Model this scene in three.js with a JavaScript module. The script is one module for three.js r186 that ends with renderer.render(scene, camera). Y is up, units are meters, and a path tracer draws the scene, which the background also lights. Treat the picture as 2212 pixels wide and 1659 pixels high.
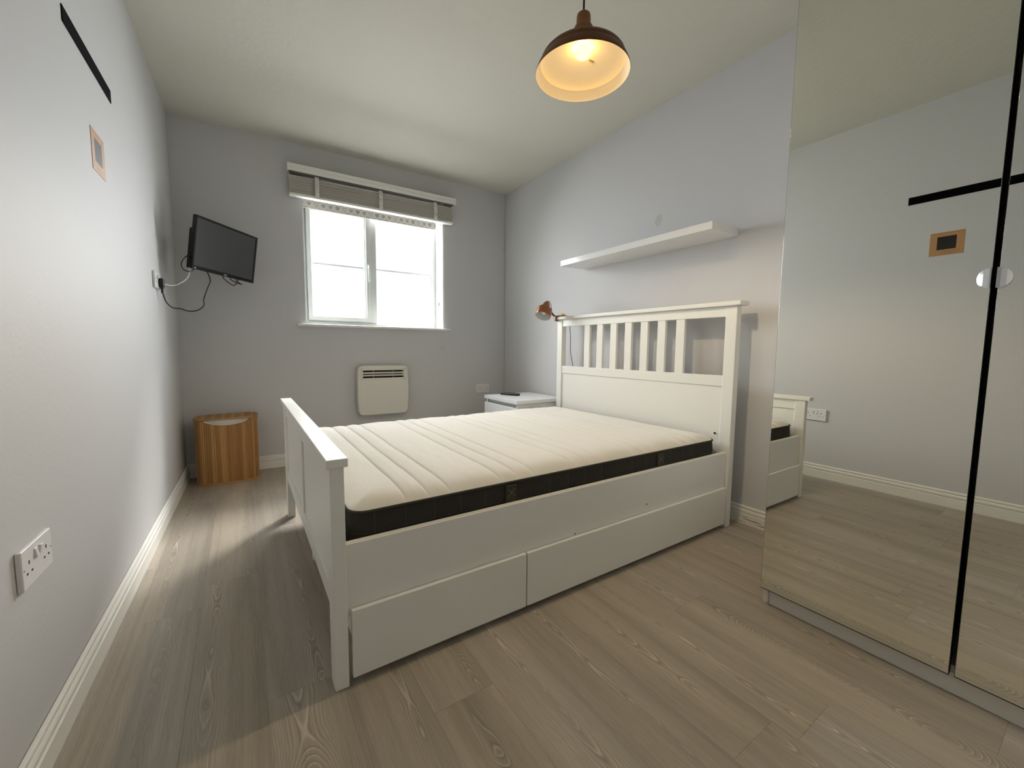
import * as THREE from 'three';
import { RoundedBoxGeometry } from 'three/addons/geometries/RoundedBoxGeometry.js';
import { mergeGeometries, mergeVertices, toCreasedNormals } from 'three/addons/utils/BufferGeometryUtils.js';
import { RectAreaLightUniformsLib } from 'three/addons/lights/RectAreaLightUniformsLib.js';

// ------------------------------------------------------------------ camera, sky, daylight, exposure
const scene = new THREE.Scene();
const camera = new THREE.PerspectiveCamera(2 * Math.atan(829.5 / 880.03) * 180 / Math.PI, 2212 / 1659, 0.02, 60);
camera.position.set(0.4122, 0.9508, 3.6584);
camera.rotation.set(-0.0870, -0.5843, 0.0096, 'YXZ');
scene.add(camera);
const renderer = new THREE.WebGLRenderer();
renderer.toneMapping = THREE.LinearToneMapping;
renderer.toneMappingExposure = 1.09;
renderer.shadowMap.enabled = true;
RectAreaLightUniformsLib.init();
scene.background = new THREE.Color(0.95, 0.98, 1.0);       // flat white overcast sky
scene.backgroundIntensity = 2;
const DAY = 23.5, SUN = 5.0, LAMP = 2.0;                              // daylight through the window; the pendant's bulb

// room: the left wall and the window wall are very slightly out of square
const W = 2.6944, H = 2.4964, XL = 0.0486, ZN = 4.3;
const BL = 2.6463, BA = -0.020213, LA = -0.01944;          // window wall length and turn; left wall turn
const backFrame = new THREE.Matrix4().makeRotationY(BA).setPosition(XL, 0, 0);   // local x along the wall, z into the room
const leftFrame = new THREE.Matrix4().makeRotationY(LA).setPosition(XL, 0, 0);   // local z along the wall, x into the room
const WIN = { u0: 0.797, u1: 1.9655, y0: 1.131, y1: 2.25 };

{ // overcast daylight: a sky-coloured light just outside the glass, leaning as the sky does, so that it falls in from above
  const day = new THREE.RectAreaLight(new THREE.Color(0.955, 0.985, 1.0), DAY, 2.3, 1.8);
  day.name = 'window_daylight';
  day.position.set(1.48, 1.95, -0.95).applyMatrix4(backFrame);
  day.rotation.set(-0.62, Math.PI + BA - 0.14, 0, 'YXZ');
  scene.add(day);
}

{ // hazy sun behind thin cloud, to the right of the window: throws the soft-edged shadow of the footboard on the floor
  const sun = new THREE.DirectionalLight(new THREE.Color(1.0, 0.985, 0.95), SUN); sun.name = 'hazy_sun';
  const az = Math.atan(0.885), el = 0.735;
  sun.target.position.set(0.45, 0, 1.15); sun.position.set(0.45 + 8 * Math.sin(az) * Math.cos(el), 8 * Math.sin(el), 1.15 - 8 * Math.cos(az) * Math.cos(el));
  sun.castShadow = true; sun.shadow.radius = 26; sun.shadow.mapSize.set(2048, 2048);
  Object.assign(sun.shadow.camera, { left: -4, right: 4, top: 4, bottom: -4, near: 0.5, far: 16 });
  scene.add(sun, sun.target);
}

// ------------------------------------------------------------------ helpers
let seed = 7;
const rnd = () => { seed = (seed * 1664525 + 1013904223) >>> 0; return seed / 4294967296; };
const clamp = (x, a, b) => Math.min(b, Math.max(a, x));
const mixn = (a, b, t) => a + (b - a) * t;
const smooth = (a, b, x) => { const t = clamp((x - a) / (b - a), 0, 1); return t * t * (3 - 2 * t); };
const hash2 = (x, y) => { let h = (Math.imul(x, 374761393) + Math.imul(y, 668265263)) | 0; h = Math.imul(h ^ (h >>> 13), 1274126177); return ((h ^ (h >>> 16)) >>> 0) / 4294967296; };
function vn(x, y) {
  const ix = Math.floor(x), iy = Math.floor(y), fx = x - ix, fy = y - iy, sx = fx * fx * (3 - 2 * fx), sy = fy * fy * (3 - 2 * fy);
  const a = hash2(ix, iy), b = hash2(ix + 1, iy), c = hash2(ix, iy + 1), d = hash2(ix + 1, iy + 1);
  return a + (b - a) * sx + (c - a) * sy + (a - b - c + d) * sx * sy;
}
const fbm = (x, y, n = 4) => { let s = 0, a = 0.5, t = 0; for (let i = 0; i < n; i++) { s += a * vn(x, y); t += a; x = x * 2.03 + 17.1; y = y * 2.03 + 5.7; a *= 0.5; } return s / t; };

const taken = {};
const numbered = (n) => { const k = taken[n] = (taken[n] ?? -1) + 1; return k ? n + '_' + String(k).padStart(3, '0') : n; };
function tag(o, label, category, group) { o.userData.label = label; o.userData.category = category; if (group) o.userData.group = group; return o; }
function shadowed(m) { m.castShadow = true; m.receiveShadow = true; return m; }
function thing(name, label, category, pos = [0, 0, 0], ry = 0, group) {
  const o = new THREE.Group(); o.name = numbered(name); o.position.set(...pos); o.rotation.y = ry; scene.add(o); return tag(o, label, category, group);
}
function part(name, geo, mat, parent) { const m = shadowed(new THREE.Mesh(Array.isArray(geo) ? merge(geo) : geo, mat)); m.name = name; parent.add(m); return m; }
function partGroup(name, parent) { const g = new THREE.Group(); g.name = name; parent.add(g); return g; }
function struct(name, geo, mat) { const m = shadowed(new THREE.Mesh(Array.isArray(geo) ? merge(geo) : geo, mat)); m.name = name; m.userData.kind = 'structure'; scene.add(m); return m; }
function structGroup(name) { const g = new THREE.Group(); g.name = name; g.userData.kind = 'structure'; scene.add(g); return g; }
const flat = (g) => g.index ? g.toNonIndexed() : g;
function merge(list) { return mergeGeometries(list.map((g) => { const f = flat(g); for (const k of Object.keys(f.attributes)) if (!['position', 'normal', 'uv'].includes(k)) f.deleteAttribute(k); return f; })); }
// box from bounds, edges rounded by r
function bb(x0, x1, y0, y1, z0, z1, r = 0.002, seg = 2) {
  const w = x1 - x0, h = y1 - y0, d = z1 - z0, rr = Math.min(r, w / 2.01, h / 2.01, d / 2.01);
  const g = rr > 0 ? new RoundedBoxGeometry(w, h, d, seg, rr) : new THREE.BoxGeometry(w, h, d);
  return g.translate((x0 + x1) / 2, (y0 + y1) / 2, (z0 + z1) / 2);
}
const V = (a) => new THREE.Vector3(...a);
function tube(pts, r, n = 40, rad = 8) { return new THREE.TubeGeometry(new THREE.CatmullRomCurve3(pts.map(V)), n, r, rad, false); }
function cyl(r0, r1, h, n = 32) { return new THREE.CylinderGeometry(r0, r1, h, n); }
function lathe(pts, n = 64) { return new THREE.LatheGeometry(pts.map((p) => new THREE.Vector2(p[0], p[1])), n); }
// profile in (x, y) swept straight along z from z0 to z1
function sweepZ(profile, z0, z1) {
  const s = new THREE.Shape(profile.map((p) => new THREE.Vector2(p[0], p[1])));
  return new THREE.ExtrudeGeometry(s, { depth: z1 - z0, bevelEnabled: false }).translate(0, 0, z0);
}
function aim(geo, dir) { return geo.applyQuaternion(new THREE.Quaternion().setFromUnitVectors(new THREE.Vector3(0, 1, 0), V(dir).normalize())); }
function canvas(w, h, draw) { const c = document.createElement('canvas'); c.width = w; c.height = h; draw(c.getContext('2d')); const t = new THREE.CanvasTexture(c); t.colorSpace = THREE.SRGBColorSpace; t.magFilter = THREE.LinearFilter; return t; }
function dataTex(w, h, f, srgb) {
  const d = new Uint8Array(w * h * 4);
  for (let y = 0, i = 0; y < h; y++) for (let x = 0; x < w; x++, i += 4) { const c = f(x, y); d[i] = clamp(c[0], 0, 255); d[i + 1] = clamp(c[1], 0, 255); d[i + 2] = clamp(c[2], 0, 255); d[i + 3] = 255; }
  const t = new THREE.DataTexture(d, w, h, THREE.RGBAFormat); t.magFilter = THREE.LinearFilter; t.wrapS = t.wrapT = THREE.RepeatWrapping; if (srgb) t.colorSpace = THREE.SRGBColorSpace; t.needsUpdate = true; return t;
}
// noise that repeats after p cells
function pn(x, y, p) {
  const ix = Math.floor(x), iy = Math.floor(y), fx = x - ix, fy = y - iy, sx = fx * fx * (3 - 2 * fx), sy = fy * fy * (3 - 2 * fy), m = (a) => ((a % p) + p) % p;
  const a = hash2(m(ix), m(iy)), b = hash2(m(ix + 1), m(iy)), c = hash2(m(ix), m(iy + 1)), d = hash2(m(ix + 1), m(iy + 1));
  return a + (b - a) * sx + (c - a) * sy + (a - b - c + d) * sx * sy;
}
const pfbm = (x, y, p) => 0.5 * pn(x, y, p) + 0.3 * pn(x * 2 + 3, y * 2 + 7, p * 2) + 0.2 * pn(x * 4 + 1, y * 4 + 9, p * 4);

// ------------------------------------------------------------------ materials
const std = (c, roughness = 0.6, more = {}) => new THREE.MeshPhysicalMaterial({ color: new THREE.Color(c), roughness, ...more });
const rollerBump = dataTex(512, 512, (x, y) => { const v = 255 * pfbm(x / 8, y / 8, 64); return [v, v, v]; });      // paint roller stipple, 1 m tile
rollerBump.repeat.set(1.6, 1.6);
const ceilBump = dataTex(512, 512, (x, y) => { const v = 255 * pfbm(x / 11, y / 11, 512 / 11 | 0); return [v, v, v]; });
ceilBump.repeat.set(1.1, 1.1);
const M = {
  wall: std('#cccccd', 0.6, { specularIntensity: 0.6, bumpMap: rollerBump, bumpScale: 0.00035 }),
  ceiling: std('#d0cfc3', 0.85, { bumpMap: ceilBump, bumpScale: 0.0012 }),
  reveal: std('#e9e9e7', 0.5),
  trim: std('#eae9e3', 0.42),
  upvc: std('#c4c7c5', 0.35),
  seal: std('#77797a', 0.6),
  glass: new THREE.MeshPhysicalMaterial({ color: 0xffffff, roughness: 0, transmission: 1, thickness: 0, ior: 1.5 }),
  bed: std('#e9e9e3', 0.4),
  darkHole: std('#15120f', 0.7),
  nightstand: std('#e6e8ea', 0.28),
  gloss: std('#e8e8e6', 0.12),
  blackPlastic: std('#0b0b0c', 0.35),
  blackFelt: std('#030304', 1.0, { specularIntensity: 0.2 }),
  socket: std('#e2e2e3', 0.35),
  heater: std('#dcdbd0', 0.4),
  chrome: std('#d8d8d8', 0.08, { metalness: 1, side: THREE.DoubleSide }),
  mirror: std('#f4f5ee', 0.0, { metalness: 1 }),
  wardrobe: std('#dad7cf', 0.5),
  doorEdge: std('#0d0e0e', 0.4),
  copper: std('#a06a4c', 0.3, { metalness: 1 }),
  brass: std('#7d6446', 0.55, { metalness: 1 }),
  bronze: std('#6b4327', 0.42, { metalness: 0.75 }),
  enamel: std('#eee6d6', 0.45),
  cordGrey: std('#3a3836', 0.7),
  cordBrown: std('#2b1710', 0.8),
  cordWhite: std('#dcdcda', 0.5),
  blind: std('#dcd9d0', 0.5),
  tape: std('#d6d3ca', 0.9),
  liner: std('#d9d3ca', 0.95),
  linen: std('#e9e0d0', 0.95),
};

// ------------------------------------------------------------------ floor: oak-look planks along the room
const PW = 0.18, PL = 1.22;
const NV = 8, VW = 256, TL = 2048;                                            // eight grain figures side by side in one texture
const grain = [];
for (let k = 0; k < NV; k++) grain.push({ xc: mixn(0.03, 0.15, rnd()), d0: mixn(0.0, 0.05, rnd()), a: mixn(0.02, 0.07, rnd()), s: rnd() * 90, f: mixn(170, 230, rnd()), cath: k % 4 !== 3 });
const floorMap = dataTex(VW * NV, TL, (px, py) => {
  const k = Math.floor(px / VW), g = grain[k], x = (px - k * VW) / VW * PW, y = py / TL * PL;
  const warp = (fbm(x * 18 + g.s, y * 4.2 + g.s, 3) - 0.5) * 0.020 + (vn(x * 80 + g.s, y * 22) - 0.5) * 0.0028 + (vn(x * 260 + g.s, y * 60) - 0.5) * 0.0008;
  const dep = 0.012 + g.a * 2.4 * Math.abs(fbm(g.s + 3, y * 2.6 + g.s, 2) - 0.42) + 0.012 * fbm(7 + g.s, y * 9, 2);
  const r = Math.sqrt((x - g.xc + warp) ** 2 + dep * dep), ring = r * g.f - Math.floor(r * g.f);
  const line = Math.exp(-(((ring - 0.5) / 0.11) ** 2)), dark = Math.exp(-(((ring - 0.74) / 0.14) ** 2));
  const fibre = vn(x * 1150 + g.s, y * 34) * 0.6 + vn(x * 480 + g.s, y * 11) * 0.4, coarse = fbm(x * 60 + g.s, y * 1.3 + g.s, 3), broad = fbm(x * 11 + 40 + g.s, y * 1.4, 2);
  const band = Math.exp(-(((x - g.xc) / 0.05) ** 2)), patchy = smooth(0.38, 0.66, fbm(x * 13 + g.s * 2, y * 3.4 + 9, 3)), amt = 0.25 + 0.75 * band * patchy + 0.15 * patchy;
  const v = 0.88 + 0.13 * (coarse - 0.5) + 0.16 * (broad - 0.5) + 0.12 * (fibre - 0.5) + amt * (0.155 * line - 0.085 * dark);
  return [187 * v, 177 * v * (1 + 0.01 * line), 163 * v * (1 + 0.03 * line - 0.02 * dark)];
}, true);
floorMap.anisotropy = 8;
const floorMats = ['#ffffff', '#faf8f5', '#f5f3f0', '#fdfaf4'].map((c) => new THREE.MeshPhysicalMaterial({ color: new THREE.Color(c), map: floorMap, roughness: 0.36, specularIntensity: 1.0, bumpMap: floorMap, bumpScale: 0.00035 }));
function plankGeo(w, l, variant, flip) {
  const c = 0.0004, d = 0.0004, t = 0.008, pos = [], uv = [], idx = [];
  const P = (x, y, z) => { pos.push(x, y, z); const u = flip ? 1 - x / w : x / w, v = flip ? 1 - z / PL : z / PL; uv.push((variant + 0.01 + 0.98 * u * (w / PW)) / NV, v); return pos.length / 3 - 1; };
  const lay = [[0, -t], [0, -d], [c, 0]].map(([i, y]) => [P(i, y, i), P(w - i, y, i), P(w - i, y, l - i), P(i, y, l - i)]);
  for (let k = 0; k < 2; k++) for (let e = 0; e < 4; e++) { const a = lay[k][e], b = lay[k][(e + 1) % 4], cc = lay[k + 1][(e + 1) % 4], dd = lay[k + 1][e]; idx.push(a, cc, b, a, dd, cc); }
  const [a, b, cc, dd] = lay[2]; idx.push(a, cc, b, a, dd, cc);
  const g = new THREE.BufferGeometry(); g.setAttribute('position', new THREE.Float32BufferAttribute(pos, 3)); g.setAttribute('uv', new THREE.Float32BufferAttribute(uv, 2)); g.setIndex(idx);
  const f = g.toNonIndexed(); f.computeVertexNormals(); return f;
}
{
  const floor = struct('floor', bb(-0.2, W + 0.2, -0.15, -0.0081, -0.35, ZN + 0.2, 0), std('#2a241d', 0.9));
  floor.userData.label = 'grey oak plank floor';
  const cache = {};
  for (let c = -1; c < 15; c++) {
    const x0 = 0.072 + c * PW;
    let z = { 7: 3.222, 6: 2.5, 0: 1.87 }[c]; z = z === undefined ? ((c * 0.613 * PL + 40) % PL) : z % PL;
    for (let s = z - PL; s < ZN + 0.1; s += PL) {
      const a = Math.max(s, -0.05), b = Math.min(s + PL, ZN + 0.05); if (b - a < 0.02) continue;
      const v = Math.floor(rnd() * NV), fl = rnd() < 0.5, key = [(b - a).toFixed(4), v, fl].join();
      const m = part('plank', cache[key] ??= plankGeo(PW - 0.0002, b - a - 0.0002, v, fl), floorMats[Math.floor(rnd() * 4)], floor);
      m.position.set(x0, 0, a);
    }
  }
}

// ------------------------------------------------------------------ walls, ceiling
function uvMetres(g) { // planar uv in metres by dominant normal
  const p = g.attributes.position, n = g.attributes.normal, uv = new Float32Array(p.count * 2);
  for (let i = 0; i < p.count; i++) { const ax = Math.abs(n.getX(i)), ay = Math.abs(n.getY(i)), az = Math.abs(n.getZ(i)); const [a, b] = ax > ay && ax > az ? [p.getZ(i), p.getY(i)] : ay > az ? [p.getX(i), p.getZ(i)] : [p.getX(i), p.getY(i)]; uv[2 * i] = a; uv[2 * i + 1] = b; }
  g.setAttribute('uv', new THREE.BufferAttribute(uv, 2)); return g;
}
{
  const s = new THREE.Shape([[-0.25, 0], [BL + 0.25, 0], [BL + 0.25, H], [-0.25, H]].map((p) => new THREE.Vector2(...p)));
  s.holes.push(new THREE.Path([[WIN.u0, WIN.y0 - 0.02], [WIN.u0, WIN.y1], [WIN.u1, WIN.y1], [WIN.u1, WIN.y0 - 0.02]].map((p) => new THREE.Vector2(...p))));
  const g = new THREE.ExtrudeGeometry(s, { depth: 0.3, bevelEnabled: false }).translate(0, 0, -0.3);
  const back = shadowed(new THREE.Mesh(g, [M.wall, M.reveal])); back.name = 'wall_back'; back.userData.kind = 'structure'; back.applyMatrix4(backFrame); scene.add(back);
  const left = struct('wall_left', uvMetres(bb(-0.2, 0, 0, H, 0.0, ZN + 0.2, 0)), M.wall); left.applyMatrix4(leftFrame);
  const right = struct('wall_right', uvMetres(bb(W, W + 0.2, 0, H, 0.06, ZN + 0.2, 0)), M.wall);
  const blob = (r, sx, sy, n, k) => new THREE.ExtrudeGeometry(new THREE.Shape([...Array(n).keys()].map((i) => { const a = i / n * 2 * Math.PI, q = r * (0.78 + 0.44 * vn(Math.cos(a) * 2 + k, Math.sin(a) * 2 + k)); return new THREE.Vector2(q * sx * Math.cos(a), q * sy * Math.sin(a)); })), { depth: 0.0004, bevelEnabled: false });
  part('filler_patch', blob(0.036, 0.8, 1.05, 26, 3.3).rotateY(-Math.PI / 2).translate(W + 0.0001, 1.79, 1.909), std('#bfbeba', 0.7), right);
  for (const [y, z] of [[1.985, 1.345], [2.17, 1.47], [1.62, 1.30]]) part('nail_hole', cyl(0.0022, 0.0022, 0.0006, 10).rotateZ(Math.PI / 2).translate(W, y, z), std('#5e5c58', 0.9), right);
  for (const [u, y] of [[2.30, 1.86], [2.545, 1.90], [2.14, 1.995]]) part('nail_hole', cyl(0.0022, 0.0022, 0.0006, 10).rotateX(Math.PI / 2).translate(u, y, 0), std('#5e5c58', 0.9), back);
  struct('wall_front', uvMetres(bb(-0.1, W, 0, H, ZN, ZN + 0.2, 0)), M.wall);
  struct('ceiling', uvMetres(bb(-0.3, W + 0.25, H, H + 0.15, -0.35, ZN + 0.25, 0)), M.ceiling);
}
const skirting = [[0, 0], [0.0135, 0], [0.0135, 0.055], [0.012, 0.0565], [0.0075, 0.058], [0.0075, 0.0615], [0.0125, 0.064], [0.0128, 0.076], [0.010, 0.081], [0.0050, 0.0825], [0.0050, 0.086], [0.0092, 0.088], [0.0085, 0.096], [0.005, 0.1005], [0, 0.1005]];
{
  const l = struct('baseboard_left', sweepZ(skirting, 0.016, ZN - 0.016).translate(0.0025, 0, 0), M.trim); l.applyMatrix4(leftFrame);
  const b = struct('baseboard_back', sweepZ(skirting, -BL + 0.002, -0.001).rotateY(-Math.PI / 2).scale(1, 1, 1), M.trim); b.applyMatrix4(backFrame);
  const br = struct('baseboard_right', sweepZ(skirting.map(([x, y]) => [-x, y]).reverse(), 0.08, ZN - 0.016).translate(W - 0.001, 0, 0), M.trim);
  const scuff = (z, y, l, h, k) => { const p = []; for (let i = 0; i <= 14; i++) p.push(new THREE.Vector2((i / 14 - 0.5) * l, h * (0.3 + 0.7 * vn(i * 0.7, k)) * Math.sin(Math.PI * i / 14))); for (let i = 13; i > 0; i--) p.push(new THREE.Vector2((i / 14 - 0.5) * l, -h * (0.2 + 0.6 * vn(i * 0.9, k + 9)) * Math.sin(Math.PI * i / 14))); return new THREE.ExtrudeGeometry(new THREE.Shape(p), { depth: 0.0003, bevelEnabled: false }).rotateY(-Math.PI / 2).translate(W - 0.0145, y, z); };
  for (const [z, y, l, h, k] of [[2.60, 0.030, 0.11, 0.004, 2], [2.56, 0.040, 0.05, 0.002, 5], [2.66, 0.018, 0.09, 0.0035, 8], [2.54, 0.012, 0.06, 0.002, 11], [2.72, 0.028, 0.08, 0.003, 14]]) part('scuff_mark', scuff(z, y, l, h, k), std('#6f5d49', 0.9), br);
  struct('baseboard_front', sweepZ(skirting.map(([x, y]) => [-x, y]).reverse(), 1.05 - W, -0.01).rotateY(-Math.PI / 2).translate(0, 0, ZN - 0.001), M.trim);
}

// ------------------------------------------------------------------ window
{
  const w = structGroup('window_1'); w.applyMatrix4(backFrame);
  const f0 = -0.245, f1 = -0.175, { u0, u1, y0, y1 } = WIN, fw = 0.042;
  const frameProfile = (a0, a1, b0, b1, wd, zf, zb, step) => { // four mitred bars with a stepped inner edge
    const bars = [], m = [[a0, b0], [a1, b0], [a1, b1], [a0, b1]];
    for (let k = 0; k < 4; k++) {
      const [px, py] = m[k], [qx, qy] = m[(k + 1) % 4], len = Math.hypot(qx - px, qy - py), t = [(qx - px) / len, (qy - py) / len], nn = [-t[1], t[0]];
      const prof = [[0, zb], [wd, zb], [wd, zf - step * 2], [wd - step, zf - step], [wd - step * 1.6, zf], [0.002, zf], [0, zf - 0.002]];
      const pos = [], idx = [];
      for (const end of [0, 1]) for (const [o, z] of prof) { const along = end ? len - o : o; pos.push(px + t[0] * along + nn[0] * o, py + t[1] * along + nn[1] * o, z); }
      const n = prof.length; for (let i = 0; i < n; i++) { const j = (i + 1) % n; idx.push(i, j, n + i, j, n + j, n + i); }
      const g = new THREE.BufferGeometry(); g.setAttribute('position', new THREE.Float32BufferAttribute(pos, 3)); g.setIndex(idx); g.setAttribute('uv', new THREE.Float32BufferAttribute(new Float32Array(pos.length / 3 * 2), 2));
      const q = g.toNonIndexed(); q.computeVertexNormals(); bars.push(q);
    }
    return mergeGeometries(bars);
  };
  part('frame', frameProfile(u0, u1, y0, y1, fw, f1, f0, 0.008), M.upvc, w);
  part('mullion', bb(1.345, 1.402, y0 + fw - 0.004, y1 - fw + 0.004, f0, f1 - 0.003, 0.006), M.upvc, w);
  const sash = part('sash', frameProfile(u0 + fw - 0.002, 1.343, y0 + fw + 0.002, 2.122, 0.046, f1 + 0.014, f0 + 0.01, 0.009), M.upvc, w);
  part('transom_filler', bb(u0 + fw - 0.004, 1.346, 2.124, y1 - fw + 0.004, f0, f1 - 0.002, 0.004), M.upvc, w);
  const zg = -0.205;
  const panes = [[0.876, 1.297, 1.222, 2.078], [1.402, 1.923, 1.173, 2.208]];
  panes.forEach(([a, b, c, d], k) => {
    const pane = part('pane', new THREE.PlaneGeometry(b - a + 0.01, d - c + 0.01).translate((a + b) / 2, (c + d) / 2, zg), M.glass, k ? w : sash);
    part('glazing_bar', bb(a, b, 1.644, 1.661, zg - 0.012, zg - 0.004, 0.001), std('#b9bbc2', 0.4), pane);
  });
  const hz = f1 + 0.014;
  part('handle', [bb(1.318, 1.336, 1.60, 1.685, hz, hz + 0.012, 0.005), bb(1.320, 1.334, 1.52, 1.665, hz + 0.03, hz + 0.042, 0.006), bb(1.319, 1.335, 1.640, 1.672, hz + 0.008, hz + 0.036, 0.005)], M.upvc, sash);
  part('window_sill', [bb(0.735, 2.03, 1.110, 1.131, -0.01, 0.036, 0.008, 4), bb(u0 + 0.001, u1 - 0.001, 1.111, 1.1312, -0.245, 0.0, 0.001)], M.trim, w);
}
// roller blind with printed hearts, rolled up inside the recess
{
  const heart = (g, x, y, s) => { g.beginPath(); g.moveTo(x, y + s * 0.95); g.bezierCurveTo(x - s * 1.25, y + s * 0.1, x - s * 0.75, y - s * 0.75, x, y - s * 0.2); g.bezierCurveTo(x + s * 0.75, y - s * 0.75, x + s * 1.25, y + s * 0.1, x, y + s * 0.95); g.closePath(); };
  const hearts = canvas(2048, 256, (g) => {
    g.fillStyle = '#d2cfc8'; g.fillRect(0, 0, 2048, 256);
    for (let r = 0; r < 5; r++) for (let i = -1; i < 22; i++) {
      const x = i * 98 + (r % 2) * 49 + 30, y = 18 + r * 60; heart(g, x, y, 34);
      if ((i + r * 2) % 4 === 3) { g.lineWidth = 5; g.strokeStyle = '#8f8c88'; g.stroke(); } else { g.fillStyle = (i + r) % 3 ? '#a19e9b' : '#a8a19a'; g.fill(); if ((i + r) % 3 === 1) { g.lineWidth = 5; g.strokeStyle = '#8a8784'; g.stroke(); } }
    }
  });
  const t = thing('roller_blind', 'rolled-up roller blind printed with grey hearts, behind the slatted blind', 'blind'); t.applyMatrix4(backFrame);
  const cloth = new THREE.PlaneGeometry(1.13, 0.175, 1, 1).translate(1.381, 2.157, -0.12);
  part('cloth', cloth, new THREE.MeshPhysicalMaterial({ map: hearts, roughness: 0.9, side: THREE.DoubleSide }), t);
  part('roll', cyl(0.021, 0.021, 1.13, 24).rotateZ(Math.PI / 2).translate(1.381, 2.226, -0.135), std('#c9c6c0', 0.9), t);
  part('hem_bar', bb(0.816, 1.946, 2.066, 2.072, -0.123, -0.117, 0.002), M.tape, t);
  const beads = []; for (let k = 0; k < 62; k++) for (const dx of [0, 0.014]) beads.push(new THREE.SphereGeometry(0.0022, 6, 4).translate(1.921 + dx, 2.20 - k * 0.0132, -0.11));
  part('bead_chain', beads, M.tape, t).userData.kind = 'stuff';
  part('chain_cleat', [bb(1.952, 1.9655, 1.350, 1.392, -0.10, -0.088, 0.003), bb(1.938, 1.956, 1.384, 1.392, -0.099, -0.089, 0.003), bb(1.936, 1.943, 1.370, 1.392, -0.099, -0.089, 0.003)], M.upvc, t);
}
// slatted blind, drawn up
{
  const t = thing('venetian_blind', 'off-white slatted blind pulled up above the window', 'blind'); t.applyMatrix4(backFrame);
  const u0 = 0.700, u1 = 2.064;
  part('valance', sweepZ([[0.074, 2.264], [0.082, 2.262], [0.086, 2.266], [0.086, 2.288], [0.083, 2.292], [0.083, 2.310], [0.087, 2.316], [0.074, 2.316]].map(([a, b]) => [a, b]), -u1, -u0).rotateY(-Math.PI / 2), M.trim, t);
  part('head_rail', bb(u0 + 0.02, u1 - 0.02, 2.258, 2.306, 0.0, 0.060, 0.002), std('#77756f', 0.6), t);  // dark grey stands in for the shade below the valance
  for (const a of [u0, u1 - 0.008]) part('valance_return', bb(a, a + 0.008, 2.264, 2.316, 0.012, 0.076, 0.001), M.trim, t);
  const slat = bb(u0 + 0.008, u1 - 0.022, 0, 0.0032, 0.012, 0.064, 0.0012);
  for (let k = 0; k < 18; k++) { const m = part('slat', slat, M.blind, t); m.position.set((rnd() - 0.5) * 0.004, 2.112 + k * 0.0072 + (rnd() - 0.5) * 0.0012, (rnd() - 0.5) * 0.004); m.rotation.x = (rnd() - 0.5) * 0.05; }
  part('bottom_rail', bb(u0 + 0.008, u1 - 0.022, 2.092, 2.110, 0.011, 0.066, 0.004), M.trim, t);
  for (const u of [0.899, 1.385, 1.868]) {
    const z = (k) => 0.071 + (k % 2 ? 0.006 : -0.001) + rnd() * 0.003, pts = [[0.066, 2.255]];
    for (let k = 0; k < 9; k++) pts.push([z(k), 2.244 - k * 0.0175]);
    pts.push([0.068, 2.091]);
    const outer = pts.map(([a, b]) => [a + 0.0018, b]), g = sweepZ([...pts, ...outer.reverse()], -u - 0.015, -u + 0.015).rotateY(-Math.PI / 2);
    part('ladder_tape', g, M.tape, t);
  }
  for (const [u, y] of [[1.926, 0.935], [1.948, 0.922]]) {
    const c = part('pull_cord', tube([[u - 0.006, 2.262, 0.078], [u - 0.003, 1.7, 0.072], [u, 1.2, 0.060], [u, y + 0.03, 0.058]], 0.0011, 24, 5), M.tape, t);
    part('pull_weight', lathe([[0.0, 0.034], [0.003, 0.034], [0.0055, 0.02], [0.0065, 0.004], [0.005, 0], [0, 0]], 16).translate(u, y, 0.058), M.tape, c);
  }
}

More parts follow.
